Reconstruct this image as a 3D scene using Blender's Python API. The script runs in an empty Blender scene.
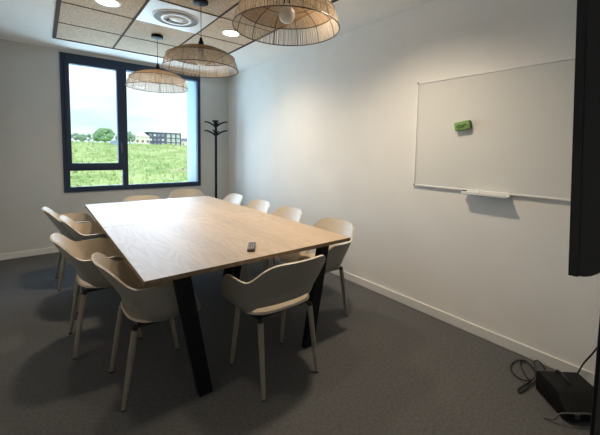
import bpy, bmesh, math, random
from mathutils import Vector, Matrix
random.seed(7)
PI = math.pi
C = bpy.context.scene.collection
rad = math.radians

# ------------------------------------------------------------------ helpers
class MB:
    """collects geometry of ONE mesh"""
    def __init__(s): s.v = []; s.f = []; s.mi = []; s.cur = 0; s.bev = False
    def add(s, vs, fs):
        n = len(s.v); s.v += [tuple(p) for p in vs]
        for f in fs:
            s.f.append([i + n for i in f]); s.mi.append(s.cur)
        return s
    def box(s, x0, x1, y0, y1, z0, z1, M=None):
        vs = [Vector((x, y, z)) for z in (z0, z1) for y in (y0, y1) for x in (x0, x1)]
        if M: vs = [M @ p for p in vs]
        return s.add(vs, [(0,2,3,1),(4,5,7,6),(0,1,5,4),(1,3,7,5),(3,2,6,7),(2,0,4,6)])
    def bbox(s, x0, x1, y0, y1, z0, z1, b=.004, seg=2, M=None):
        bm = bmesh.new(); bmesh.ops.create_cube(bm, size=1); s.bev = True
        for p in bm.verts:
            p.co = Vector((x0 + (p.co.x+.5)*(x1-x0), y0 + (p.co.y+.5)*(y1-y0), z0 + (p.co.z+.5)*(z1-z0)))
        bmesh.ops.bevel(bm, geom=bm.edges[:], offset=b, segments=seg, profile=.5, affect='EDGES')
        return s.bm(bm, M)
    def bm(s, bm, M=None):
        bm.verts.index_update()
        vs = [(M @ p.co if M else p.co.copy()) for p in bm.verts]
        fs = [[q.index for q in f.verts] for f in bm.faces]
        bm.free(); return s.add(vs, fs)
    def tube(s, path, r, n=8, cap=True):
        path = [Vector(p) for p in path]; rs = r if isinstance(r, (list, tuple)) else [r]*len(path)
        rings = []; up = None
        for i, p in enumerate(path):
            t = (path[min(i+1, len(path)-1)] - path[max(i-1, 0)]).normalized()
            if up is None:
                up = Vector((0,0,1)) if abs(t.z) < .9 else Vector((1,0,0))
            a = (up - t*up.dot(t)).normalized(); b = t.cross(a); up = a
            rings.append([p + (a*math.cos(2*PI*k/n) + b*math.sin(2*PI*k/n))*rs[i] for k in range(n)])
        vs = [q for R in rings for q in R]; fs = []
        for i in range(len(path)-1):
            for k in range(n):
                k2 = (k+1) % n; fs.append((i*n+k, i*n+k2, (i+1)*n+k2, (i+1)*n+k))
        if cap:
            fs.append(tuple(range(n))[::-1]); fs.append(tuple((len(path)-1)*n+k for k in range(n)))
        return s.add(vs, fs)
    def ring(s, R, z, r, n=48, m=6, c=(0,0)):
        vs = []; fs = []
        for i in range(n):
            a = 2*PI*i/n
            for k in range(m):
                b = 2*PI*k/m; q = R + r*math.cos(b)
                vs.append((c[0]+q*math.cos(a), c[1]+q*math.sin(a), z + r*math.sin(b)))
        for i in range(n):
            for k in range(m):
                i2, k2 = (i+1) % n, (k+1) % m
                fs.append((i*m+k, i2*m+k, i2*m+k2, i*m+k2))
        return s.add(vs, fs)
    def lathe(s, prof, n=32, M=None, closed=False):
        vs = []; fs = []; m = len(prof)
        for i in range(n):
            a = 2*PI*i/n
            for r, z in prof:
                p = Vector((r*math.cos(a), r*math.sin(a), z)); vs.append(M @ p if M else p)
        for i in range(n):
            i2 = (i+1) % n
            for k in range(m-1 if not closed else m):
                k2 = (k+1) % m
                fs.append((i*m+k, i2*m+k, i2*m+k2, i*m+k2))
        return s.add(vs, fs)
    def prism(s, poly, h0, h1, ax='z', M=None):
        n = len(poly)
        def P(a, b, h):
            p = Vector((a,b,h)) if ax == 'z' else (Vector((h,a,b)) if ax == 'x' else Vector((a,h,b)))
            return M @ p if M else p
        vs = [P(a,b,h0) for a,b in poly] + [P(a,b,h1) for a,b in poly]
        fs = [tuple(range(n))[::-1], tuple(range(n, 2*n))] + [(i, (i+1)%n, n+(i+1)%n, n+i) for i in range(n)]
        return s.add(vs, fs)
    def build(s, name, mat, parent=None, label=None, kind=None, smooth=35, loc=None):
        me = bpy.data.meshes.new(name); me.from_pydata(s.v, [], s.f)
        mats = mat if isinstance(mat, (list, tuple)) else [mat]
        for m in mats: me.materials.append(m)
        me.polygons.foreach_set('material_index', s.mi)
        bm = bmesh.new(); bm.from_mesh(me)
        bmesh.ops.remove_doubles(bm, verts=bm.verts, dist=1e-6)
        bmesh.ops.recalc_face_normals(bm, faces=bm.faces); bm.to_mesh(me); bm.free()
        if smooth and s.bev: smooth = 20
        if smooth:
            me.polygons.foreach_set('use_smooth', [True]*len(me.polygons)); me.set_sharp_from_angle(angle=rad(smooth))
        o = bpy.data.objects.new(name, me); C.objects.link(o)
        if parent: o.parent = parent
        if loc: o.location = loc
        if label: o['label'] = label
        if kind: o['kind'] = kind
        return o

def tag(o, label, cat, group=None):
    o['label'] = label; o['category'] = cat
    if group: o['group'] = group
    return o
def thing(name, label, cat, loc=(0,0,0), rz=0, group=None):
    o = bpy.data.objects.new(name, None); C.objects.link(o); o.empty_display_size = .1
    o.location = loc; o.rotation_euler = (0,0,rz)
    return tag(o, label, cat, group)
def copy_tree(o, parent=None):
    c = o.copy(); C.objects.link(c); c.parent = parent
    for ch in list(o.children): copy_tree(ch, c)
    return c

# ------------------------------------------------------------------ materials
def srgb(r, g, b):
    f = lambda c: (c/255/12.92) if c/255 <= .04045 else ((c/255+.055)/1.055)**2.4
    return (f(r), f(g), f(b), 1)
class NT:
    def __init__(s, name):
        s.m = bpy.data.materials.new(name); s.m.use_nodes = True; s.t = s.m.node_tree; s.t.nodes.clear()
        s.out = s.n('ShaderNodeOutputMaterial')
    def n(s, kind, **kw):
        x = s.t.nodes.new(kind)
        for k, v in kw.items():
            if k.startswith('_'): setattr(x, k[1:], v)
            else: x.inputs[k.replace('__', ' ')].default_value = v
        return x
    def l(s, a, b): s.t.links.new(a, b)
    def ramp(s, fac, stops):
        r = s.n('ShaderNodeValToRGB'); e = r.color_ramp.elements
        while len(e) < len(stops): e.new(.5)
        for q, (p, c) in zip(e, stops): q.position = p; q.color = c
        s.l(fac, r.inputs['Fac']); return r.outputs['Color']
    def bump(s, h, strength, dist=.002):
        b = s.n('ShaderNodeBump', Strength=strength, Distance=dist); s.l(h, b.inputs['Height']); return b.outputs['Normal']
def coord(k, scale=(1,1,1), which='Object'):
    tc = k.n('ShaderNodeTexCoord'); mp = k.n('ShaderNodeMapping'); mp.inputs['Scale'].default_value = scale
    k.l(tc.outputs[which], mp.inputs['Vector']); return mp.outputs['Vector']
def plain(name, col, rough=.5, metal=0, noise=0, nscale=40, bump=0, spec=.5, emit=None, estr=0):
    k = NT(name); b = k.n('ShaderNodeBsdfPrincipled', Roughness=rough, Metallic=metal)
    b.inputs['Specular IOR Level'].default_value = spec
    b.inputs['Base Color'].default_value = col
    if noise or bump:
        nz = k.n('ShaderNodeTexNoise', Scale=nscale, Detail=4.0); k.l(coord(k), nz.inputs['Vector'])
        if noise:
            lo = tuple(c*(1-noise) for c in col[:3])+(1,); hi = tuple(min(1, c*(1+noise)) for c in col[:3])+(1,)
            k.l(k.ramp(nz.outputs['Fac'], [(.3, lo), (.7, hi)]), b.inputs['Base Color'])
        if bump: k.l(k.bump(nz.outputs['Fac'], bump), b.inputs['Normal'])
    if emit:
        b.inputs['Emission Color'].default_value = emit; b.inputs['Emission Strength'].default_value = estr
    k.l(b.outputs['BSDF'], k.out.inputs['Surface']); return k.m

def wall_mat(name, col):
    return plain(name, col, .75, noise=.02, nscale=3, bump=.05, spec=.2)
def carpet_mat():
    k = NT('carpet'); v = coord(k)
    n1 = k.n('ShaderNodeTexNoise', Scale=420.0, Detail=3.0); k.l(v, n1.inputs['Vector'])
    n2 = k.n('ShaderNodeTexNoise', Scale=60.0, Detail=3.0, Roughness=.7); k.l(v, n2.inputs['Vector'])
    mx = k.n('ShaderNodeMix', Factor=.45); k.l(n1.outputs['Fac'], mx.inputs[2]); k.l(n2.outputs['Fac'], mx.inputs[3])
    b = k.n('ShaderNodeBsdfPrincipled', Roughness=.95); b.inputs['Specular IOR Level'].default_value = .1
    k.l(k.ramp(mx.outputs[0], [(.36, (.074,.073,.073,1)), (.64, (.148,.146,.146,1))]), b.inputs['Base Color'])
    k.l(k.bump(n1.outputs['Fac'], .5, .004), b.inputs['Normal'])
    k.l(b.outputs['BSDF'], k.out.inputs['Surface']); return k.m
def oak_mat(name, seed, light=1.0):
    # grain along local Y; long boards about 14 cm wide
    k = NT(name); v = coord(k)
    sep = k.n('ShaderNodeSeparateXYZ'); k.l(v, sep.inputs[0])
    bw = k.n('ShaderNodeMath', _operation='MULTIPLY'); bw.inputs[1].default_value = 7.1; k.l(sep.outputs['X'], bw.inputs[0])
    fl = k.n('ShaderNodeMath', _operation='FLOOR'); k.l(bw.outputs[0], fl.inputs[0])
    wn = k.n('ShaderNodeTexWhiteNoise', _noise_dimensions='1D')
    ad = k.n('ShaderNodeMath', _operation='ADD'); ad.inputs[1].default_value = seed; k.l(fl.outputs[0], ad.inputs[0]); k.l(ad.outputs[0], wn.inputs['W'])
    # per board offset of the grain
    off = k.n('ShaderNodeCombineXYZ'); m1 = k.n('ShaderNodeMath', _operation='MULTIPLY'); m1.inputs[1].default_value = 9.0
    k.l(wn.outputs['Value'], m1.inputs[0]); k.l(m1.outputs[0], off.inputs['Y']); k.l(m1.outputs[0], off.inputs['Z'])
    va = k.n('ShaderNodeVectorMath', _operation='ADD'); k.l(v, va.inputs[0]); k.l(off.outputs[0], va.inputs[1])
    mp = k.n('ShaderNodeMapping'); mp.inputs['Scale'].default_value = (3.2, .42, 1); k.l(va.outputs[0], mp.inputs['Vector'])
    big = k.n('ShaderNodeTexNoise', Scale=2.2, Detail=2.0, Distortion=.4); k.l(mp.outputs[0], big.inputs['Vector'])
    # cathedral figure: contour lines of a stretched noise field
    ml = k.n('ShaderNodeMath', _operation='MULTIPLY'); ml.inputs[1].default_value = 26.0; k.l(big.outputs['Fac'], ml.inputs[0])
    fr = k.n('ShaderNodeMath', _operation='PINGPONG'); fr.inputs[1].default_value = 1.0; k.l(ml.outputs[0], fr.inputs[0])
    mf = k.n('ShaderNodeMapping'); mf.inputs['Scale'].default_value = (150, 5, 1); k.l(va.outputs[0], mf.inputs['Vector'])
    fine = k.n('ShaderNodeTexNoise', Scale=1.0, Detail=3.0); k.l(mf.outputs[0], fine.inputs['Vector'])
    mx = k.n('ShaderNodeMix', Factor=.4); k.l(fr.outputs[0], mx.inputs[2]); k.l(fine.outputs['Fac'], mx.inputs[3])
    c = lambda r, g, b: (r*light, g*light, b*light, 1)
    col = k.ramp(mx.outputs[0], [(.12, c(.405,.280,.168)), (.5, c(.465,.330,.205)), (.9, c(.505,.365,.235))])
    hv = k.n('ShaderNodeHueSaturation'); k.l(col, hv.inputs['Color'])
    mv = k.n('ShaderNodeMapRange'); mv.inputs['To Min'].default_value = .93; mv.inputs['To Max'].default_value = 1.07
    k.l(wn.outputs['Value'], mv.inputs['Value']); k.l(mv.outputs[0], hv.inputs['Value'])
    b = k.n('ShaderNodeBsdfPrincipled', Roughness=.60); b.inputs['Specular IOR Level'].default_value = .8; b.inputs['Coat Weight'].default_value = .6; b.inputs['Coat Roughness'].default_value = .5
    k.l(hv.outputs[0], b.inputs['Base Color'])
    k.l(k.bump(mx.outputs[0], .16, .0010), b.inputs['Normal'])
    k.l(b.outputs['BSDF'], k.out.inputs['Surface']); return k.m
def tile_mat():
    k = NT('wood_wool_tile'); v = coord(k)
    n1 = k.n('ShaderNodeTexNoise', Scale=95.0, Detail=6.0, Roughness=.75); k.l(v, n1.inputs['Vector'])
    n2 = k.n('ShaderNodeTexVoronoi', Scale=130.0); k.l(v, n2.inputs['Vector'])
    b = k.n('ShaderNodeBsdfPrincipled', Roughness=.9); b.inputs['Specular IOR Level'].default_value = .1
    k.l(k.ramp(n1.outputs['Fac'], [(.38, (.40,.31,.22,1)), (.5, (.66,.535,.41,1)), (.62, (.80,.68,.54,1))]), b.inputs['Base Color'])
    k.l(k.bump(n2.outputs['Distance'], .4, .004), b.inputs['Normal'])
    k.l(b.outputs['BSDF'], k.out.inputs['Surface']); return k.m
def glass_mat(name='clear_glass'):
    k = NT(name); t = k.n('ShaderNodeBsdfTransparent'); g = k.n('ShaderNodeBsdfGlossy', Roughness=.0)
    t.inputs['Color'].default_value = (.97,.985,.98,1)
    mx = k.n('ShaderNodeMixShader', Fac=.05); k.l(t.outputs[0], mx.inputs[1]); k.l(g.outputs[0], mx.inputs[2])
    k.l(mx.outputs[0], k.out.inputs['Surface']); return k.m
def translucent(name, col, tcol, fac):
    k = NT(name); d = k.n('ShaderNodeBsdfDiffuse'); d.inputs['Color'].default_value = col
    t = k.n('ShaderNodeBsdfTranslucent'); t.inputs['Color'].default_value = tcol
    mx = k.n('ShaderNodeMixShader', Fac=fac); k.l(d.outputs[0], mx.inputs[1]); k.l(t.outputs[0], mx.inputs[2])
    k.l(mx.outputs[0], k.out.inputs['Surface']); return k.m
def field_mat():
    k = NT('meadow'); v = coord(k)
    n1 = k.n('ShaderNodeTexNoise', Scale=.33, Detail=6.0, Roughness=.65); k.l(v, n1.inputs['Vector'])
    n2 = k.n('ShaderNodeTexNoise', Scale=2.6, Detail=5.0, Roughness=.7); k.l(v, n2.inputs['Vector'])
    mx = k.n('ShaderNodeMix', Factor=.5); k.l(n1.outputs['Fac'], mx.inputs[2]); k.l(n2.outputs['Fac'], mx.inputs[3])
    col = k.ramp(mx.outputs[0], [(.36, (.17,.31,.11,1)), (.46, (.35,.50,.20,1)), (.54, (.56,.66,.34,1)), (.66, (.66,.73,.44,1))])
    # bare earth band far up the slope
    sep = k.n('ShaderNodeSeparateXYZ'); k.l(v, sep.inputs[0])
    mv = k.n('ShaderNodeMapping'); mv.inputs['Scale'].default_value = (.12,.30,1); k.l(v, mv.inputs['Vector'])
    n3 = k.n('ShaderNodeTexNoise', Scale=1.0, Detail=3.0); k.l(mv.outputs[0], n3.inputs['Vector'])
    mk = k.ramp(n3.outputs['Fac'], [(.60, (0,0,0,1)), (.68, (1,1,1,1))])
    e = k.n('ShaderNodeMix', _data_type='RGBA'); k.l(mk, e.inputs[0]); k.l(col, e.inputs[6]); e.inputs[7].default_value = (.60,.50,.38,1)
    b = k.n('ShaderNodeBsdfPrincipled', Roughness=1.0); b.inputs['Specular IOR Level'].default_value = 0
    k.l(e.outputs[2], b.inputs['Base Color'])
    k.l(b.outputs['BSDF'], k.out.inputs['Surface']); return k.m

M = dict(
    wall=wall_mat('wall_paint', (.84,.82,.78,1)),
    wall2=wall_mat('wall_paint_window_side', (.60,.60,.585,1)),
    render=wall_mat('reveal_sky_tinted', (.24,.30,.35,1)),
    ceil=wall_mat('ceiling_paint', (.90,.90,.88,1)),
    skirt=plain('skirting_white', (.78,.77,.74,1), .45),
    carpet=carpet_mat(), tile=tile_mat(),
    tbar=plain('grid_bar_dark', srgb(92,82,74), .9, spec=.1),
    anth=plain('anthracite_aluminium', srgb(56,66,84), .6, spec=.12, noise=.05, nscale=200),
    glass=glass_mat(),
    oak1=oak_mat('oak_near', 3.0), oak2=oak_mat('oak_far', 41.0),
    oak_edge=plain('oak_edge', (.20,.135,.08,1), .5, noise=.25, nscale=30),
    black=plain('black_powder_coat', (.009,.0095,.012,1), .55, noise=.1, nscale=90, spec=.15),
    shellout=plain('chair_shell_shaded_outside', (.27,.25,.222,1), .45, noise=.03, nscale=25, spec=.4),  # same beige shell with shade put into the colour, for outer faces and seat underside
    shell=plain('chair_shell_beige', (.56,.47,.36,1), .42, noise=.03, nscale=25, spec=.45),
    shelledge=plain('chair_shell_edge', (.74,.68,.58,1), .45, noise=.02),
    leg=plain('chair_leg_beige', (.30,.262,.215,1), .45, noise=.08, nscale=40),
    dark=plain('dark_rubber', (.012,.012,.012,1), .6, noise=.1, nscale=50),
    raffia=translucent('raffia', (.34,.23,.13,1), (.34,.23,.13,1), .2),
    string=translucent('natural_string', (.48,.39,.29,1), (.48,.39,.29,1), .35),
    wire=plain('shade_wire_brown', (.10,.062,.04,1), .5, noise=.1),
    bulb=plain('frosted_bulb', (.85,.82,.76,1), .25, noise=.01),
    vent=plain('vent_white', (.84,.83,.79,1), .4, noise=.01),
    ventdark=plain('vent_grey', (.20,.20,.19,1), .6, noise=.05),
    lamp_on=plain('led_diffuser', (1,1,1,1), .5, emit=(1,.90,.74,1), estr=9.0),
    board=plain('whiteboard_enamel', (.74,.735,.70,1), .22, noise=.008, nscale=2),
    alu=plain('board_frame_alu', (.86,.85,.82,1), .4, metal=0, noise=.02),
    grey_plastic=plain('grey_plastic', (.25,.25,.25,1), .5, noise=.05),
    green=plain('eraser_green', srgb(122,156,88), .6, noise=.06, nscale=60),
    green2=plain('eraser_dark_green', srgb(52,92,34), .6, noise=.1, nscale=60),
    felt=plain('eraser_felt', (.10,.12,.08,1), .95, noise=.2, nscale=200),
    white=plain('white_plastic', (.80,.80,.78,1), .4, noise=.01),
    remote=plain('remote_body', (.085,.07,.062,1), .4, noise=.08, nscale=80),
    rbtn=plain('remote_button', (.30,.27,.25,1), .5, noise=.05, nscale=80),
    tvblack=plain('tv_bezel_black', (.002,.002,.0024,1), .3, noise=.1, nscale=60),
    tvback=plain('tv_back_charcoal', (.010,.0105,.0115,1), .5, noise=.08, nscale=160),
    screen=plain('tv_screen', (.006,.006,.007,1), .12, noise=.05, nscale=3),
    steel=plain('brushed_dark_steel', (.09,.09,.095,1), .35, metal=.6, noise=.1, nscale=20),
    bag=plain('black_case', (.005,.005,.006,1), .6, spec=.2, noise=.15, nscale=60, bump=.1),
    bagtop=plain('black_case_lid', (.010,.010,.010,1), .7, spec=.2, noise=.12, nscale=60, bump=.1),
    cable=plain('cable_black', (.012,.012,.012,1), .5, noise=.1),
    cableg=plain('cable_grey', (.09,.09,.09,1), .45, noise=.1),
    field=field_mat(),
    leaf=plain('leaves_mid_green', (.26,.42,.24,1), .9, noise=.45, nscale=1.2, spec=.1),
    leafd=plain('leaves_blue_green', (.30,.42,.34,1), .9, noise=.35, nscale=1.0, spec=.1),
    leafp=plain('leaves_pale', (.48,.60,.29,1), .9, noise=.35, nscale=1.5, spec=.1),
    bark=plain('bark', (.16,.12,.08,1), .9, noise=.3, nscale=8),
    concrete=plain('far_dark_facade', srgb(92,98,124), .9, noise=.08, nscale=.8),
    cells=plain('far_white_cells', srgb(225,238,240), .8, noise=.03),
    farwin=plain('far_window_lilac', srgb(150,150,185), .6, noise=.05),
    house=plain('far_white_render', (.86,.85,.84,1), .8, noise=.02),
    roof=plain('far_pale_roof', (.74,.68,.66,1), .8, noise=.06, nscale=1.5),
    greyroof=plain('far_grey_roof', srgb(120,126,142), .8, noise=.06),
    blue=plain('pale_blue_sheet', srgb(165,188,214), .7, noise=.05),
    brown=plain('far_brown_window', srgb(150,120,105), .7, noise=.05),
)

# ------------------------------------------------------------------ room shell
H = 2.604; XL, YF = -2.98, -5.75; T = .52
WX0, WX1, WZ0, WZ1 = -2.308, -.498, .776, 2.570            # window frame outside
hx0, hx1, hz0, hz1 = -2.275, -.530, .785, 2.545              # hole in the wall behind the frame
MB().box(XL-.12, .12, YF-.12, T-.02, -.10, 0).build('floor', M['carpet'], kind='structure', smooth=0)
w = MB()
w.box(XL-.12, hx0, 0, T, -.1, H+.1).box(hx1, .12, 0, T, -.1, H+.1).box(hx0, hx1, 0, T, -.1, hz0).box(hx0, hx1, 0, T, hz1, H+.1)
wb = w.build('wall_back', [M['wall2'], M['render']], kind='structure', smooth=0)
for p in wb.data.polygons:                                  # outside window reveal coloured darker and bluer, tempering lamp light and imitating sky tint
    c_ = p.center
    if hx0-.01 < c_.x < hx1+.01 and hz0-.01 < c_.z < hz1+.01 and c_.y > .05: p.material_index = 1

MB().box(0, .12, YF-.12, 0, -.1, H+.1).build('wall_right', M['wall'], kind='structure', smooth=0)
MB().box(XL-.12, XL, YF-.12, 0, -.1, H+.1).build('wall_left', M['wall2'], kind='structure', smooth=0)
MB().box(XL, 0, YF-.12, YF, -.1, H+.1).build('wall_front', M['wall'], kind='structure', smooth=0)
# plaster margin of the ceiling around the tile field
gx0, gx1, gy0, gyE = -2.371, -.610, -.4996, -5.32
seam_x = [-1.788, -1.189]; seam_y = [-1.1145, -1.7144, -2.3156, -2.9156, -3.5156, -4.1156, -4.7156]
c = MB()
for a in ((XL, gx0, YF, 0), (gx1, 0, YF, 0), (gx0, gx1, gy0, 0), (gx0, gx1, YF, gyE)):
    c.box(a[0], a[1], a[2], a[3], H+.004, H+.1)
ceil = c.build('ceiling', M['ceil'], kind='structure', smooth=0)
MB().box(gx0-.001, gx1+.001, gyE-.001, gy0+.001, H+.003, H+.09).build('tile_panel', M['tile'], ceil, smooth=0)
g = MB()
for x in seam_x: g.box(x-.010, x+.010, gyE, gy0, H-.001, H+.01)
for y in seam_y: g.box(gx0, gx1, y-.006, y+.006, H-.001, H+.01)
g.box(gx0-.012, gx0+.020, gyE, gy0, H-.006, H+.02).box(gx1-.010, gx1+.010, gyE, gy0, H-.006, H+.02)
g.box(gx0-.012, gx1+.01, gy0-.008, gy0+.006, H-.006, H+.02).box(gx0-.012, gx1+.01, gyE-.006, gyE+.008, H-.006, H+.02)
g.build('ceiling_grid', M['tbar'], ceil, smooth=0)
def skirting(name, x0, x1, y0, y1):
    m = MB(); m.bbox(x0, x1, y0, y1, 0, .077, .004, 2); m.build(name, M['skirt'], kind='structure')
skirting('baseboard_back', XL, -.014, -.014, -.0005)
skirting('baseboard_right', -.014, -.0005, YF, -.0005)
skirting('baseboard_left', XL+.0005, XL+.014, YF, -.014)
skirting('baseboard_front', XL+.014, -.014, YF+.0005, YF+.014)

# window
def frame_rect(m, x0, x1, z0, z1, l, r, b, t, y0, y1):
    m.box(x0, x0+l, y0, y1, z0, z1).box(x1-r, x1, y0, y1, z0, z1).box(x0+l, x1-r, y0, y1, z0, z0+b).box(x0+l, x1-r, y0, y1, z1-t, z1)
m = MB(); frame_rect(m, WX0, WX1, WZ0, WZ1, .070, .048, .068, .108, -.016, .055)
m.box(-1.628, -1.558, -.016, .055, WZ0+.068, WZ1-.108).box(WX0+.07, -1.628, -.016, .055, 1.058, 1.108)
win = m.build('window_1', M['anth'], kind='structure', smooth=0)
m = MB(); frame_rect(m, -2.262, -1.612, 1.092, 2.476, .048, .068, .066, .036, -.034, .050)
sash = m.build('sash', M['anth'], win, smooth=0)
m = MB().bbox(-1.652, -1.632, -.042, -.033, 1.35, 1.45, .003).bbox(-1.650, -1.634, -.075, -.042, 1.405, 1.425, .004).bbox(-1.651, -1.633, -.085, -.070, 1.30, 1.43, .005)
m.build('window_handle', M['steel'], sash, label='dark metal window handle')
MB().box(-2.216, -1.678, .044, .047, 1.155, 2.442).build('glass_pane', M['glass'], win, smooth=0)
MB().box(-2.239, -1.626, .048, .051, .842, 1.060).build('glass_pane', M['glass'], win, smooth=0)
MB().box(-1.560, -.545, .048, .051, .842, 2.464).build('glass_pane', M['glass'], win, smooth=0)
MB().box(hx0-.02, hx1+.02, .075, T+.03, hz0-.012, hz0+.001).build('outer_sill', M['anth'], win, smooth=0)
MB().box(hx0, hx1, .20, .24, 2.475, hz1).build('shutter_rail', M['vent'], win, smooth=0)

# ------------------------------------------------------------------ tables
def make_table(label, y0, y1, mat):
    cx, cyy = -1.478, (y0+y1)/2; hw = .692; hl = (y1-y0)/2
    t = thing('conference_table', label, 'table', (cx, cyy, 0), 0, 'two square oak tables pushed together')
    m = MB(); m.bbox(-hw, hw, -hl, hl, .720, .745, .002, 2)
    top = m.build('tabletop', [mat, M['oak_edge']], t)
    for p in top.data.polygons:
        if abs(p.normal.z) < .5 or p.normal.z < 0: p.material_index = 1
    for sy in (-1, 1):
        yy = sy*(hl-.082)
        for sx in (-1, 1):
            poly = [(sx*.540, .712), (sx*.455, .712), (sx*.333, .0), (sx*.410, .0)]
            MB().prism(poly, yy-.020, yy+.020, 'y').build('leg', M['black'], t, smooth=0)
        MB().box(-.540, .540, yy-.020, yy+.020, .700, .720).build('crossbar', M['black'], t, smooth=0)
    return t
YM = -2.350
make_table('oak conference table nearest the camera, with the remote control lying on it', -3.682, YM-.0015, M['oak1'])
make_table('oak conference table at the window end, pushed against the nearer one', YM+.0015, -1.021, M['oak2'])

# ------------------------------------------------------------------ armchairs
def ucurve(a, b, yc, yf, ns, nc, e):
    """plan of the U: left arm front -> back -> right arm front; b<0 is the back"""
    L = [(-a, yf + (yc-yf)*i/ns) for i in range(ns)]
    d = yc - b
    for i in range(nc+1):
        th = (PI/2)*i/nc; cth, sth = math.cos(th), math.sin(th)
        L.append((-a*abs(cth)**(2/e), yc - d*abs(sth)**(2/e)))
    R = [(-x, y) for x, y in reversed(L[:-1])]
    return L + R
def smooth01(x): x = max(0, min(1, x)); return x*x*(3-2*x)
def solid(bm, th, name, mat, parent):
    bmesh.ops.recalc_face_normals(bm, faces=bm.faces)
    bmesh.ops.solidify(bm, geom=bm.faces[:], thickness=th)
    bmesh.ops.recalc_face_normals(bm, faces=bm.faces)
    return MB().bm(bm).build(name, mat, parent, smooth=50)
def make_chair(label):
    t = thing('shell_armchair', label, 'chair', group='beige shell armchairs around the tables')
    ns, nc, nv = 9, 18, 14
    bot = ucurve(.205, -.108, .03, .205, ns, nc, 2.5)
    mid = ucurve(.252, -.152, .01, .195, ns, nc, 2.6)
    top = ucurve(.279, -.285, -.02, .150, ns, nc, 2.45)
    n = len(bot); bm = bmesh.new(); grid = []
    for i in range(n):
        bx, by = bot[i]; mx_, my = mid[i]; tx, ty = top[i]
        zt = .660 + .114*smooth01((-.125-ty)/.155)
        # rounded front end of the arms
        e = min(i, n-1-i)/ns
        if e < 1: zt -= .075*(1-e)**3.2
        zb = .440
        v0 = 0
        if my < -.02:
            q = 1-(bx/.20)**2
            if q > 0: v0 = .225*min(1, q*2.5)**.5
        col = []
        for j in range(nv+1):
            v = v0 + (1-v0)*j/nv
            # quadratic plan blend bottom -> mid -> top
            if v < .38: u = v/.38; u2 = 1-(1-u)**1.7; x = bx+(mx_-bx)*u2; y = by+(my-by)*u2
            else: u = (v-.38)/.62; x = mx_+(tx-mx_)*u; y = my+(ty-my)*u
            z = zb + (zt-zb)*(v**1.18)
            col.append(bm.verts.new((x, y, z)))
        grid.append(col)
    for i in range(n-1):
        for j in range(nv):
            bm.faces.new((grid[i][j], grid[i+1][j], grid[i+1][j+1], grid[i][j+1]))
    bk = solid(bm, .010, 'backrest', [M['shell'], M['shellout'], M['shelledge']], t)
    for p in bk.data.polygons:                          # one beige shell: greyer outside and tanner inside imitate the mixed room light
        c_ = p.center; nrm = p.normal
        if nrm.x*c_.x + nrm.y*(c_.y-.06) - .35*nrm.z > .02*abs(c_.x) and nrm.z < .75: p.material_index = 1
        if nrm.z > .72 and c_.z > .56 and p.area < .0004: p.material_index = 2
    # seat pan
    bm = bmesh.new(); rings = []; N = 48
    ctr = bm.verts.new((0, .02, .440))
    for k in range(1, 9):
        f = k/8; R = []
        for i in range(N):
            a = 2*PI*i/N; e = 3.0
            ca, sa = math.cos(a), math.sin(a)
            x = .222*abs(ca)**(2/e)*(1 if ca >= 0 else -1); y = (.215 if sa > 0 else .172)*abs(sa)**(2/e)*(1 if sa >= 0 else -1)
            if y > 0: x *= 1-.05*(y/.215)
            z = .440 + .016*f**4
            if sa > .3: z -= .024*f**5*(sa-.3)/.7
            if sa < 0: z += .010*f**3*(-sa)
            R.append(bm.verts.new((x*f, .02+y*f, z)))
        rings.append(R)
    for i in range(N):
        bm.faces.new((ctr, rings[0][i], rings[0][(i+1) % N]))
        for k in range(7):
            bm.faces.new((rings[k][i], rings[k+1][i], rings[k+1][(i+1) % N], rings[k][(i+1) % N]))
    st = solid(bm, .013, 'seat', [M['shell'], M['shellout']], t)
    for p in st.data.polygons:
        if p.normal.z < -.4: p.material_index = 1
    m = MB()
    for s in (-1, 1):
        m.box(s*.175-.012, s*.175+.012, -.135, .135, .420, .431)
        m.box(-.175, .175, s*.10-.012, s*.10+.012, .421, .430)
    m.box(-.06, .06, -.06, .06, .420, .432)
    m.build('seat_frame', M['dark'], t)
    for sx in (-1, 1):
        for sy in (-1, 1):
            pa = Vector((sx*.176, sy*.128, .428)); pb = Vector((sx*.191, sy*.196, .004))
            l = MB().tube([pa.lerp(pb, .045), pa.lerp(pb, .3), pa.lerp(pb, .7), pb], [.0165, .0162, .0135, .0108], 14).build('leg', M['leg'], t)
            MB().tube([pa, pa.lerp(pb, .05)], .0145, 12).build('leg_socket', M['dark'], l)
            MB().tube([pb.lerp(pa, .012), pb - Vector((0,0,.003))], .0112, 12).build('foot_cap', M['dark'], l)
    return t
chair0 = make_chair('')
spots = [
    (-1.430, -3.660, 0, 'beige shell armchair at the near end of the tables, seen from behind'),
    (-2.040, -3.281, -90, 'beige shell armchair on the left long side, nearest the camera'),
    (-2.205, -2.610, -90, 'beige shell armchair on the left long side, second from the camera'),
    (-2.135, -1.890, -90, 'beige shell armchair on the left long side, third from the camera'),
    (-2.245, -1.270, -88, 'beige shell armchair on the left long side, closest to the window'),
    (-.775, -3.275, 90, 'beige shell armchair on the whiteboard side, nearest the camera'),
    (-.755, -2.555, 90, 'beige shell armchair on the whiteboard side, second from the camera'),
    (-.755, -1.955, 90, 'beige shell armchair on the whiteboard side, third from the camera'),
    (-.752, -1.290, 90, 'beige shell armchair on the whiteboard side, closest to the coat rack'),
    (-1.555, -1.045, 180, 'beige shell armchair at the window end, left one, tucked close under the mullion side'),
    (-.885, -.585, 172, 'beige shell armchair pulled back at the window end, right one near the coat rack'),
]
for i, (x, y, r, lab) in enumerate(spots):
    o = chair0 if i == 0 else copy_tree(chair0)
    o.location = (x, y, 0); o.rotation_euler = (0, 0, rad(r)); o['label'] = lab

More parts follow.
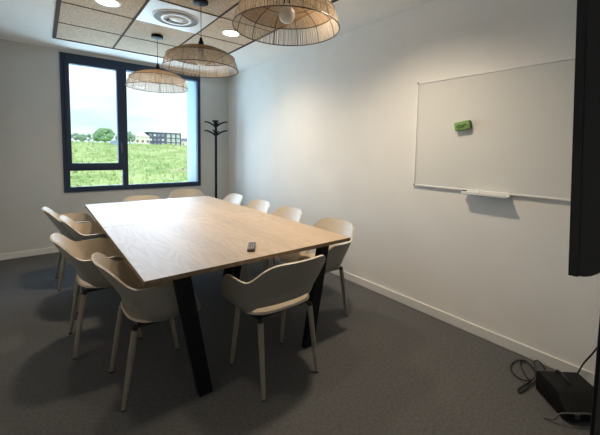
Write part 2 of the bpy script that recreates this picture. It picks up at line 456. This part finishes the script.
# ------------------------------------------------------------------ pendants
def make_pendant(label, x, y, zr, R, rose_y=None):
    """zr: height of the lower rim"""
    t = thing('pendant_lamp', label, 'lamp', (x, y, zr), 0, 'woven pendant lamps above the tables')
    hc = H - zr
    MB().lathe([(0, hc-.002), (.058, hc-.002), (.060, hc-.006), (.060, hc-.026), (.052, hc-.030), (.006, hc-.030), (0, hc-.030)], 32).build('ceiling_rose', M['black'], t)
    MB().tube([(0,0,hc-.03), (0,0,.262)], .0028, 6).build('cord', M['dark'], t)
    MB().lathe([(0,.268), (.010,.266), (.014,.245), (.022,.225), (.022,.150), (0,.150)], 20).build('lamp_holder', M['black'], t)
    MB().lathe([(0,.150), (.016,.150), (.018,.138), (.030,.130), (.043,.114), (.050,.090), (.049,.072), (.041,.053), (.027,.041), (.012,.036), (0,.035)], 28).build('bulb', M['bulb'], t)
    k = R/.315
    prof = [(.028*k, .198), (.09*k, .186), (.17*k, .165), (.235*k, .138), (.282*k, .105)]      # cap
    skirt = [(.282*k, .105), (.302*k, .060), (.315*k, .004)]
    n = 210; m = MB()
    for i in range(n):                                   # flat raffia strands of the cap, tightly laid
        a = 2*PI*i/n; da = PI/n*.80; jit = random.uniform(-.15,.15)*PI/n
        L = []; Rr = []
        for r, z in prof:
            L.append((r*math.cos(a-da+jit), r*math.sin(a-da+jit), z)); Rr.append((r*math.cos(a+da), r*math.sin(a+da), z))
        q = len(prof); m.add(L+Rr, [(j, j+1, q+j+1, q+j) for j in range(q-1)])
    shade = m.build('lamp_shade', M['raffia'], t, smooth=0)
    m = MB(); n = 250
    for i in range(n):
        a = 2*PI*i/n + random.uniform(-.006,.006); b = a + random.uniform(-.012,.012); w_ = .0021
        L = []; Rr = []
        for j, (r, z) in enumerate(skirt):
            q = a + (b-a)*j/2; dq = w_/r
            L.append((r*math.cos(q-dq), r*math.sin(q-dq), z)); Rr.append((r*math.cos(q+dq), r*math.sin(q+dq), z))
        m.add(L+Rr, [(0,1,4,3), (1,2,5,4)])
    m.build('string_skirt', M['string'], shade, label='sparse pale string skirt of the shade')
    m = MB(); m.ring(.315*k, .004, .0035).ring(.284*k, .105, .003).ring(.17*k, .163, .002).ring(.028*k, .198, .003)
    for i in range(12):
        a = 2*PI*i/12 + .2
        m.tube([(r*.99*math.cos(a), r*.99*math.sin(a), z-.002) for r, z in prof + skirt[1:]], .0022, 5)
    m.tube([(-.028*k,0,.198), (.028*k,0,.198)], .004, 6).tube([(0,-.028*k,.198), (0,.028*k,.198)], .004, 6)
    m.build('shade_frame', M['wire'], t)
    return t
make_pendant('woven pendant lamp nearest the window, hanging in front of the glass', -1.495, -1.380, 2.035, .315)
make_pendant('woven pendant lamp in the middle of the row, below the air vent', -1.452, -2.540, 2.035, .305)
make_pendant('woven pendant lamp nearest the camera, cut off by the top of the picture', -1.348, -3.640, 2.098, .318)

# ------------------------------------------------------------------ ceiling vent and downlights
vx, vy = -1.4885, -2.015
t = thing('ceiling_vent', 'square white swirl air vent panel in the tiled ceiling', 'vent', (vx, vy, H))
MB().bbox(-.2885, .2885, -.2935, .2935, -.004, .003, .0015).build('vent_panel', M['vent'], t)
MB().lathe([(.142,-.0042), (.142,-.0075), (.196,-.0075), (.196,-.0042)], 64, closed=True).build('vent_ring', M['ventdark'], t, label='grey outer ring of the vent')
MB().lathe([(.196,-.004), (.196,-.012), (.206,-.010), (.209,-.004)], 64, closed=True).build('vent_rim', M['vent'], t)
MB().lathe([(.110,-.004), (.112,-.018), (.134,-.018), (.142,-.004)], 64, closed=True).build('vent_rim', M['vent'], t)
MB().lathe([(.066,-.0042), (.066,-.009), (.110,-.009), (.110,-.0042)], 64, closed=True).build('vent_ring', M['ventdark'].copy(), t)
MB().lathe([(0,-.022), (.030,-.022), (.060,-.016), (.070,-.004), (0,-.004)], 48).build('vent_disc', M['vent'], t)
mr = [o for o in t.children if o.name.startswith('vent_ring')][1].data.materials[0]
mr.node_tree.nodes['Principled BSDF'].inputs['Base Color'].default_value = (.45,.44,.42,1)
for l in list(mr.node_tree.links):
    if l.to_socket.name == 'Base Color': mr.node_tree.links.remove(l)
MB().bbox(-.05, .05, .045, .085, -.024, -.004, .006, M=Matrix.Rotation(.3, 4, 'Z')).build('vent_damper', M['ventdark'], t)
def downlight(x, y, label):
    t = thing('downlight', label, 'light', (x, y, H), 0, 'round recessed ceiling downlights')
    MB().lathe([(.080,-.001), (.080,-.007), (.088,-.008), (.098,-.005), (.100,.0), (.08,.0)], 40).build('trim_ring', M['vent'], t)
    MB().lathe([(0,-.0045), (.079,-.0045), (.081,-.002), (0,-.002)], 40).build('light_diffuser', M['lamp_on'], t)
downlight(-2.045, -1.985, 'lit round ceiling downlight left of the air vent')
downlight(-.920, -2.000, 'lit round ceiling downlight right of the air vent')

# ------------------------------------------------------------------ coat rack
t = thing('coat_rack', 'slim black coat stand in the corner beside the window', 'coat rack', (-.337, -.25, 0))
MB().tube([(0,0,.02), (0,0,1.815)], .019, 16).build('pole', M['black'], t)
MB().lathe([(0,0), (.19,0), (.195,.006), (.19,.014), (.03,.022), (.022,.05), (0,.05)], 40).build('base', M['black'], t)
MB().lathe([(0,1.838), (.03,1.838), (.045,1.832), (.045,1.824), (.02,1.812), (0,1.812)], 24).build('cap', M['black'], t)
for zt, ph in ((1.795, .0), (1.655, .0)):
    for k in range(4):
        a = rad(-39) + k*PI/2 + ph
        pts = [(.014, -.055), (.04, -.032), (.08, -.008), (.12, .010), (.155, .018), (.185, .016)]
        MB().tube([(r*math.cos(a), r*math.sin(a), zt+z) for r, z in pts], [.013,.013,.012,.011,.0105,.008], 8).build('hook', M['black'], t)

# ------------------------------------------------------------------ whiteboard
by0, by1, bz0, bz1 = -4.882, -3.682, 1.089, 1.965
t = thing('whiteboard', 'wall-mounted whiteboard with thin pale frame on the right wall', 'whiteboard', (0, (by0+by1)/2, bz0))
hw = (by1-by0)/2; hh = bz1-bz0
MB().box(-.014, -.002, -hw+.006, hw-.006, .006, hh-.006).build('board_panel', M['board'], t, smooth=0)
m = MB()
m.bbox(-.020, -.001, -hw, hw, 0, .013, .002).bbox(-.020, -.001, -hw, hw, hh-.015, hh, .002)
m.bbox(-.020, -.001, -hw, -hw+.011, .011, hh-.011, .002).bbox(-.020, -.001, hw-.011, hw, .011, hh-.011, .002)
m.build('board_frame', M['alu'], t)
for yy in (-hw+.007, hw-.007):
    for zz in (.007, hh-.007):
        MB().bbox(-.0225, -.0195, yy-.0075, yy+.0075, zz-.0075, zz+.0075, .001).build('corner_cap', M['grey_plastic'], t)
yt = -4.290 - (by0+by1)/2
m = MB().bbox(-.080, -.020, yt-.155, yt+.155, -.018, -.012, .002).bbox(-.084, -.079, yt-.155, yt+.155, -.018, .002, .002).bbox(-.024, -.020, yt-.155, yt+.155, -.018, .012, .001)
m.build('pen_tray', M['white'], t)
# marker lying on the tray (axis along the tray)
t = thing('whiteboard_marker', 'white marker with black cap lying on the whiteboard pen tray', 'marker', (-.045, -4.205, bz0-.0025))
Mx = Matrix.Rotation(rad(90), 4, 'X')
MB().lathe([(0,-.055), (.009,-.055), (.0095,-.05), (.0095,.045), (0,.045)], 16, Mx).build('barrel', M['white'], t)
MB().lathe([(0,-.085), (.0075,-.085), (.0098,-.08), (.0098,-.045), (0,-.045)], 16, Mx).build('marker_cap', M['dark'], t, label='black marker cap')
# eraser sticking to the board
t = thing('whiteboard_eraser', 'green block eraser stuck slanted on the whiteboard', 'eraser', (-.0145, -4.098, 1.580))
t.rotation_euler = (rad(-9), 0, 0)
MB().bbox(-.012, -.0005, -.056, .056, -.030, .030, .002).build('felt_pad', M['felt'], t)
MB().bbox(-.040, -.0125, -.058, .058, -.032, .032, .007, 3).build('eraser_body', M['green'], t)
m = MB(); m.tube([(-.0405, .040, -.004), (-.0405, .018, .008), (-.0405, -.004, -.004), (-.0405, -.022, .006), (-.0405, -.040, .000)], .0042, 6)
m.tube([(-.0405, .030, -.014), (-.0405, -.018, -.012)], .003, 6)
m.build('printed_squiggle', M['green2'], t, label='dark green printed squiggle')

# ------------------------------------------------------------------ remote control on the table
pa, pb = Vector((-1.560, -3.603)), Vector((-1.428, -3.392)); mid_ = (pa+pb)/2; dr = (pb-pa).normalized()
L2 = .085
t = thing('remote_control', 'small dark remote control lying on the near oak table', 'remote control', (-1.502, -3.500, .7455), math.atan2(dr.y, dr.x) - PI/2)
MB().bbox(-.024, .024, -.082, .082, 0, .018, .005, 3).build('remote_body', M['remote'], t)
for j in range(6):
    for i in range(3):
        x = (i-1)*.0135; y = -.058 + j*.0165
        MB().bbox(x-.0045, x+.0045, y-.0045, y+.0045, .0175, .0195, .001, 1).build('button', M['rbtn'], t)
MB().lathe([(.009,.0175), (.009,.020), (.015,.020), (.015,.0175)], 24, Matrix.Translation((0,.056,0)), closed=True).build('navigation_ring', M['rbtn'], t)

# ------------------------------------------------------------------ television on its stand
tx0, tx1 = -1.550, -.320; tcx = (tx0+tx1)/2; tz0 = 1.079; th = .715
t = thing('television', 'black flat television at the right edge, seen edge-on', 'television', (tcx, -5.121, tz0))
t.rotation_euler = (rad(-2.0), 0, 0)
hw = (tx1-tx0)/2
MB().bbox(-hw, hw, -.019, 0, 0, th, .0015).build('bezel', M['tvblack'], t)
MB().box(-hw+.010, hw-.010, -.001, .0008, .014, th-.010).build('screen', M['screen'], t, smooth=0)
# rear housing: side profile curves up toward the back
pr = [(-.019, .002)]
for i in range(9):
    a = (PI/2)*i/8; pr.append((-.019-.062*math.sin(a), .002+.085*(1-math.cos(a))))
pr += [(-.081, th-.06), (-.07, th-.02), (-.05, th-.004), (-.019, th-.003)]
m = MB(); m.prism(pr, -hw+.003, hw-.003, 'x'); hs = m.build('rear_housing', M['tvback'], t, smooth=30)
for zz in (.045, .415, .610):
    for s in (-1, 1):
        Mr = Matrix.Translation((s*(hw-.003), -.044, zz)) @ Matrix.Rotation(s*PI/2, 4, 'Y')
        MB().lathe([(0,.0012), (.0035,.0012), (.0048,.0004), (.0048,-.001)], 16, Mr).build('screw', M['dark'], hs)
s_ = thing('television_stand', 'dark grey column stand with floor plate under the television', 'stand', (-.94, -5.098, 0))
MB().bbox(-.30, .22, -.36, .02, 0, .012, .004).build('base_plate', M['black'], s_)
MB().bbox(-.045, .045, -.088, -.001, .012, 1.066, .006).build('column', M['black'], s_)
MB().box(-.0470, -.0450, -.030, -.014, .05, 1.05).build('edge_strip', M['steel'], s_, label='grey metal strip along the column', smooth=0)
MB().bbox(-.22, .22, -.085, -.004, 1.066, 1.077, .002).build('support_plate', M['black'], s_)

# ------------------------------------------------------------------ black case and cables on the floor
A = Vector((-.318, -4.746, 0)); B = Vector((-.485, -4.933, 0)); u = (B-A).normalized(); wv = Vector((-u.y, u.x, 0))
if wv.x < 0: wv = -wv
t = thing('equipment_case', 'black hard case standing on the carpet by the right skirting', 'case', (A.x, A.y, 0))
def cp(a, b, z): return u*a + wv*b + Vector((0,0,z))
lenU, lenW = .250, .225
# end profile in the (u, z) plane: sloping front edge
prof = [(0,.004), (.215,.004), (.250,.020), (.250,.060), (.170,.118), (.150,.122), (.012,.122), (0,.112)]
n = len(prof)
m = MB(); vs = [cp(a, 0, z) for a, z in prof] + [cp(a, lenW, z) for a, z in prof]
m.add(vs, [tuple(range(n)), tuple(range(n, 2*n))[::-1]] + [(i, (i+1)%n, n+(i+1)%n, n+i) for i in range(n)])
bm = bmesh.new(); vv = [bm.verts.new(p) for p in m.v]; [bm.faces.new([vv[i] for i in f]) for f in m.f]
bmesh.ops.recalc_face_normals(bm, faces=bm.faces); bmesh.ops.bevel(bm, geom=bm.edges[:], offset=.006, segments=2, affect='EDGES', profile=.5)
case = MB().bm(bm).build('case_body', [M['bag'], M['bagtop']], t, smooth=40)
for p in case.data.polygons:
    if p.normal.z > .5: p.material_index = 1
MB().tube([cp(.02,.10,.118), cp(.03,.095,.140), cp(.06,.09,.152), cp(.10,.09,.150), cp(.125,.095,.136), cp(.13,.10,.118)], .0055, 8).build('handle', M['dark'], t)
for bb in (.05, .17):
    MB().bbox(-.012, .012, -.003, .006, -.012, .012, .002, M=Matrix.Translation(cp(.252, bb, .045)) @ Matrix.Rotation(math.atan2(u.y, u.x)-PI/2, 4, 'Z')).build('latch', M['steel'], t)
def spline(pts, k=8):
    P = [Vector(p) for p in pts]; P = [P[0]*2-P[1]] + P + [P[-1]*2-P[-2]]; out = []
    for i in range(1, len(P)-2):
        for j in range(k):
            q = j/k; a, b, c_, d = P[i-1], P[i], P[i+1], P[i+2]
            out.append(.5*((2*b) + (c_-a)*q + (2*a-5*b+4*c_-d)*q*q + (3*b-a-3*c_+d)*q**3))
    out.append(P[-2]); return out
o = MB().tube(spline([(-0.183,-4.721,0.020),(-0.089,-4.643,0.012),(-0.083,-4.601,0.008),(-0.159,-4.620,0.008),(-0.244,-4.676,0.008),(-0.279,-4.708,0.010),(-0.381,-4.694,0.010),(-0.420,-4.691,0.008),(-0.424,-4.708,0.008),(-0.300,-4.725,0.012),(-0.217,-4.726,0.018),(-0.153,-4.685,0.020),(-0.096,-4.628,0.020),(-0.135,-4.583,0.012),(-0.225,-4.582,0.008),(-0.288,-4.630,0.008),(-0.310,-4.691,0.018),(-0.256,-4.721,0.025),(-0.182,-4.704,0.030),(-0.096,-4.672,0.030),(-0.050,-4.675,0.030),(-0.047,-4.703,0.020),(-0.082,-4.729,0.015)]), .0042, 8).build('cable', M['cable'])
tag(o, 'black cable coiled in loops on the carpet beside the black case', 'cable')
o = MB().tube(spline([(-.085,-4.800,.012), (-.060,-4.825,.014), (-.040,-4.862,.012), (-.030,-4.880,.045), (-.032,-4.905,.125), (-.05,-4.945,.215), (-.12,-5.00,.36), (-.30,-5.09,.60), (-.50,-5.20,.86), (-.62,-5.245,1.02), (-.66,-5.23,1.16), (-.66,-5.205,1.25)]), .0045, 8).build('cable', M['cable'])
tag(o, 'black cable rising from behind the black case to the television', 'cable')
o = MB().tube(spline([(-.530,-4.850,.0048), (-.5255,-4.8905,.020), (-.513,-4.906,.048), (-.505,-4.925,.063), (-.470,-4.960,.067), (-.405,-5.015,.065), (-.35,-5.09,.05), (-.33,-5.16,.02), (-.36,-5.26,.0050), (-.50,-5.34,.0050)]), .0042, 8).build('cable', M['cableg'])
tag(o, 'grey cable bent across the front of the black case', 'cable')

# ------------------------------------------------------------------ outside
def gz(y):
    """slope of the meadow"""
    pts = [(0.6, -.62), (12, -.62), (25, .20), (45, 1.55), (60, 2.22), (75, 2.45), (130, 3.05), (240, 4.1), (420, 4.6)]
    for (a, za), (b, zb) in zip(pts, pts[1:]):
        if y <= b: return za + (zb-za)*max(0, (y-a))/(b-a)
    return pts[-1][1]
def gzz(x, y): return gz(y) + (.10*math.sin(x*.55+y*.21) + .07*math.sin(x*1.3-y*.33))*(min(1, max(0, (y-14)/20)) if y < 90 else 1) - .012*max(0, x-8)*min(1, y/60)
m = MB(); ys = [.6,4,8,12,16,20,25,30,35,40,45,50,55,60,66,75,90,110,130,160,190,220,240,300,420]
nx = 90; vs = []; fs = []
for j, y in enumerate(ys):
    hwid = 18 + y*1.1
    for i in range(nx+1):
        x = -2 + (i/nx*2-1)*hwid + .3*y*.5; vs.append((x, y, gzz(x, y)))
for j in range(len(ys)-1):
    for i in range(nx): fs.append((j*(nx+1)+i, j*(nx+1)+i+1, (j+1)*(nx+1)+i+1, (j+1)*(nx+1)+i))
m.add(vs, fs); fld = m.build('ground', M['field'], kind='structure', smooth=180)
CAM = Vector((-2.5259, -5.3285, 1.3642))
def out(x60, Y):                # sight line given by its x at 60 m
    return CAM.x + (x60-CAM.x)*(Y-CAM.y)/(60-CAM.y)
# meadow weeds and tall tufts (uncountable)
m = MB()
for i in range(2600):
    y = 13 + 47*random.random()**.8; x = -2.5 + .34*(y+5.3)*random.uniform(-.25, 1.15) + random.uniform(-1,1)
    if abs(y-50.6) < 1.6 and abs(x-out(7.6, 50)) < 1.6 or abs(y-46) < 1.2 and abs(x-out(4.25, 46)) < 1.2: continue
    z = gzz(x, y); h = random.uniform(.06,.24)*(1.5 if random.random() < .06 else 1)
    for q in range(3):
        a = random.random()*2*PI; d = random.uniform(.05,.16); bx, by_ = x+random.uniform(-.1,.1), y+random.uniform(-.1,.1)
        m.add([(bx-d*.5*math.sin(a), by_+d*.5*math.cos(a), z-.03), (bx+d*.5*math.sin(a), by_-d*.5*math.cos(a), z-.03), (bx+d*math.cos(a), by_+d*math.sin(a), z+h)], [(0,1,2)])
o = m.build('meadow_grass', M['leafp'], smooth=0); o['kind'] = 'stuff'; tag(o, 'pale green tall grass growing over the sloping meadow outside', 'grass')

def outz(z60, Y): return CAM.z + (z60-CAM.z)*(Y-CAM.y)/(60-CAM.y)
def crown(m, cx, cy, cz, rx, rz, n, seed):
    rnd = random.Random(seed)
    for i in range(n):
        a = rnd.random()*2*PI; e = rnd.uniform(-.75, 1); rr = math.sqrt(max(0, 1-e*e))*rnd.uniform(.35, .85)
        px, py, pz = cx + rx*rr*math.cos(a), cy + rx*rr*math.sin(a), cz + rz*e*.72
        r = rx*rnd.uniform(.20, .38)
        bm = bmesh.new(); bmesh.ops.create_icosphere(bm, subdivisions=2, radius=r)
        for v in bm.verts:
            v.co *= rnd.uniform(.78, 1.18); v.co.z *= min(1.0, rz/rx*1.1)
        m.bm(bm, Matrix.Translation((px, py, pz)))
def tree(label, x60, Y, z60top, w60, mat, seed, n=34, base=None):
    k = (Y-CAM.y)/(60-CAM.y); x = out(x60, Y); zb = gzz(x, Y) if base is None else base; zt = outz(z60top, Y); rx = w60*k/2
    t = thing('tree', label, 'tree', (x, Y, zb-.1), 0, 'trees behind the meadow')
    hgt = zt-zb; rz = hgt*.46
    m = MB(); crown(m, 0, 0, hgt*.54, rx, rz, n, seed); m.build('crown', mat, t, smooth=60)
    MB().tube([(0,0,0), (.05*rx,0,hgt*.3), (0,.05*rx,hgt*.6)], [rx*.09, rx*.07, rx*.04], 8).build('trunk', M['bark'], t)
    return t
tree('large rounded dark green tree left of the window mullion', 5.9, 110, 4.75, 3.6, M['leaf'], 3, 60)
tree('low green tree just right of the largest tree, partly behind the mullion', 8.3, 118, 4.05, 1.9, M['leafd'], 5, 30)
tree('blue-green tree right of the mullion, beside the white house', 9.7, 150, 4.55, 1.8, M['leafd'], 8, 30)
tree('leftmost dark tree of the far tree line at the frame', 1.9, 140, 3.95, 1.3, M['leafd'], 11, 26)
tree('second tree from the left in the far tree line', 2.9, 145, 3.65, 1.5, M['leafd'], 12, 26)
tree('third tree from the left in the far tree line', 3.7, 150, 3.85, .9, M['leafd'], 13, 22)
tree('small pale green sapling standing alone in the meadow below the largest tree', 4.25, 46, 2.75, .60, M['leafp'], 21, 22)

def far_block(name, label, cat, x60a, x60b, z60t, Y, depth):
    xa, xb = out(x60a, Y), out(x60b, Y); zb = gzz((xa+xb)/2, Y) - .3
    t = thing(name, label, cat, ((xa+xb)/2, Y, zb)); return t, xb-xa, outz(z60t, Y)-zb
# dark three-storey frame building
t, W_, Hh = far_block('apartment_building', 'dark grey flat-roofed three-storey block with large white openings, far right', 'building', 12.75, 18.5, 4.35, 220, 12)
hx = W_/2; z0 = .3
MB().box(-hx, hx*.08, 0, 12, 0, Hh).box(-hx, hx, .8, 12, 0, Hh-.1).build('walls', M['concrete'], t, smooth=0)
m = MB()
xs = [hx*.08 + (hx*.92)*i/3 for i in range(4)]; fh = (Hh-.3)/3
for x in xs: m.box(x-.35, x+.35, -.05, .8, 0, Hh)
for k in range(4): m.box(xs[0], xs[-1], -.06, .8, .3+k*fh-.45, .3+k*fh)
m.build('facade_grid', M['concrete'], t, smooth=0)
for k in range(3):
    for i in range(3):
        f = MB().box(xs[i]+.35, xs[i+1]-.35, .60, .79, .3+k*fh, .3+(k+1)*fh-.45).build('window', M['cells'], t, label='large white window opening', smooth=0)
for k in range(3):
    for i in range(4):
        x = -hx*.93 + i*hx*.245
        MB().box(x, x+hx*.13, -.04, .02, .9+k*fh, .9+k*fh+fh*.45).build('window', M['cells'] if (i*3+k) % 4 == 1 or (i == 3 and k == 1) else M['farwin'], t, smooth=0)
MB().box(-hx-.2, hx+.2, -.3, 12.2, Hh, Hh+.35).build('roof_edge', M['concrete'], t, smooth=0)
def house(label, x60a, x60b, z60e, z60t, Y, hip, wins, roofmat):
    t, W_, Hh = far_block('house', label, 'building', x60a, x60b, z60t, Y, 8)
    he = outz(z60e, Y) - t.location.z; h = W_/2
    MB().box(-h*.94, h*.94, 0, 8, 0, he).build('walls', M['house'], t, smooth=0)
    vs = [(-h,-.4,he),(h,-.4,he),(h,8.4,he),(-h,8.4,he),(-h*hip,4,Hh),(h*hip,4,Hh)]
    MB().add(vs, [(0,1,5,4),(1,2,5),(2,3,4,5),(3,0,4),(3,2,1,0)]).build('roof', roofmat, t, smooth=0)
    for i in range(wins):
        x = -h*.7 + i*(h*1.4/max(1, wins-1)) if wins > 1 else 0
        MB().box(x-.5, x+.5, -.05, .02, he*.35, he*.62).build('window', M['brown'], t, smooth=0)
    return t
house('white house with pale hipped roof just left of the dark block', 10.6, 13.0, 3.55, 4.45, 175, .35, 3, M['roof'])
house('small white house with grey roof right of the dark block', 18.75, 20.6, 3.0, 3.55, 235, .5, 2, M['greyroof'])
# pale blue shed beside the mullion
X_, Y_ = out(7.6, 50), 50.
t = thing('garden_shed', 'small pale blue shed in the meadow beside the window mullion', 'shed', (X_, Y_, gzz(X_, Y_)-.1))
MB().box(-.55, .55, 0, 1.2, 0, .62).build('walls', M['blue'], t, smooth=0)
MB().prism([(-.62,.60), (.62,.60), (.60,.68), (0,.86), (-.60,.68)], -.08, 1.28, 'y').build('roof', M['blue'], t, smooth=0)

# ------------------------------------------------------------------ sky and lights
wld = bpy.data.worlds.new('sky'); bpy.context.scene.world = wld; wld.use_nodes = True
nt = wld.node_tree; nt.nodes.clear()
N = nt.nodes.new; Lk = nt.links.new
tc = N('ShaderNodeTexCoord'); mp = N('ShaderNodeMapping'); mp.inputs['Scale'].default_value = (1.6, 1.6, 6.5)
Lk(tc.outputs['Generated'], mp.inputs['Vector'])
nz = N('ShaderNodeTexNoise'); nz.inputs['Scale'].default_value = 1.5; nz.inputs['Detail'].default_value = 5; Lk(mp.outputs[0], nz.inputs['Vector'])
rp = N('ShaderNodeValToRGB'); rp.color_ramp.elements[0].position = .40; rp.color_ramp.elements[1].position = .58
rp.color_ramp.elements[0].color = (.66, .93, 1.0, 1); rp.color_ramp.elements[1].color = (1.0, 1.03, 1.03, 1)
Lk(nz.outputs['Fac'], rp.inputs['Fac'])
bg = N('ShaderNodeBackground'); bg.inputs['Strength'].default_value = .95
wo = N('ShaderNodeOutputWorld'); Lk(rp.outputs[0], bg.inputs['Color']); Lk(bg.outputs[0], wo.inputs['Surface'])

def lamp(kind, name, loc, energy, col, **kw):
    d = bpy.data.lights.new(name, kind); d.energy = energy; d.color = col
    for k, v in kw.items(): setattr(d, k, v)
    o = bpy.data.objects.new(name, d); C.objects.link(o); o.location = loc; return o
WARM = (1.0, .83, .62)
for x, y, e in ((-2.045, -1.985, 15), (-.92, -2.0, 17), (-.92, -3.815, 20), (-2.045, -3.815, 5)):
    lamp('SPOT', 'downlight_lamp', (x, y, H-.02), e*3.6, WARM, spot_size=rad(150), spot_blend=.9, shadow_soft_size=.08)
# daylight entering through the window opening
o = lamp('AREA', 'window_daylight', ((hx0+hx1)/2, T+.25, (hz0+hz1)/2+.1), 84, (.42, .68, 1.0), shape='RECTANGLE', size=2.2, size_y=2.0)
o.rotation_euler = (rad(-90), 0, 0)
o = lamp('AREA', 'ground_bounce_daylight', ((hx0+hx1)/2, T+.30, hz0+.35), 14, (.92, 1.0, .94), shape='RECTANGLE', size=2.0, size_y=.9)
o.rotation_euler = (rad(-128), 0, 0)
sun = lamp('SUN', 'hazy_sun', (0, 20, 30), .9, (1, .97, .9), angle=rad(20)); sun.data.energy = 1.05; sun.rotation_euler = (rad(40), rad(-25), 0)

# ------------------------------------------------------------------ camera
yaw, pitch, roll = .6805, -.0730, .0175
f_px, sx, sy_ = 330.2652, 308.4521, 175.8369
fw = Vector((math.sin(yaw)*math.cos(pitch), math.cos(yaw)*math.cos(pitch), math.sin(pitch)))
r_ = Vector((math.cos(yaw), -math.sin(yaw), 0)); u_ = r_.cross(fw)
r2 = r_*math.cos(roll) + u_*math.sin(roll); u2 = -r_*math.sin(roll) + u_*math.cos(roll)
cd = bpy.data.cameras.new('camera'); cam = bpy.data.objects.new('camera', cd); C.objects.link(cam)
cam.matrix_world = Matrix(((r2.x, u2.x, -fw.x, CAM.x), (r2.y, u2.y, -fw.y, CAM.y), (r2.z, u2.z, -fw.z, CAM.z), (0,0,0,1)))
cd.sensor_fit = 'HORIZONTAL'; cd.sensor_width = 36; cd.lens = f_px/600*36
cd.shift_x = (300-sx)/600; cd.shift_y = (sy_-217.5)/600
cd.clip_start = .05; cd.clip_end = 2000
bpy.context.scene.camera = cam
sc = bpy.context.scene
sc.view_settings.view_transform = 'Standard'; sc.view_settings.look = 'None'; sc.view_settings.exposure = .53; sc.view_settings.gamma = 1
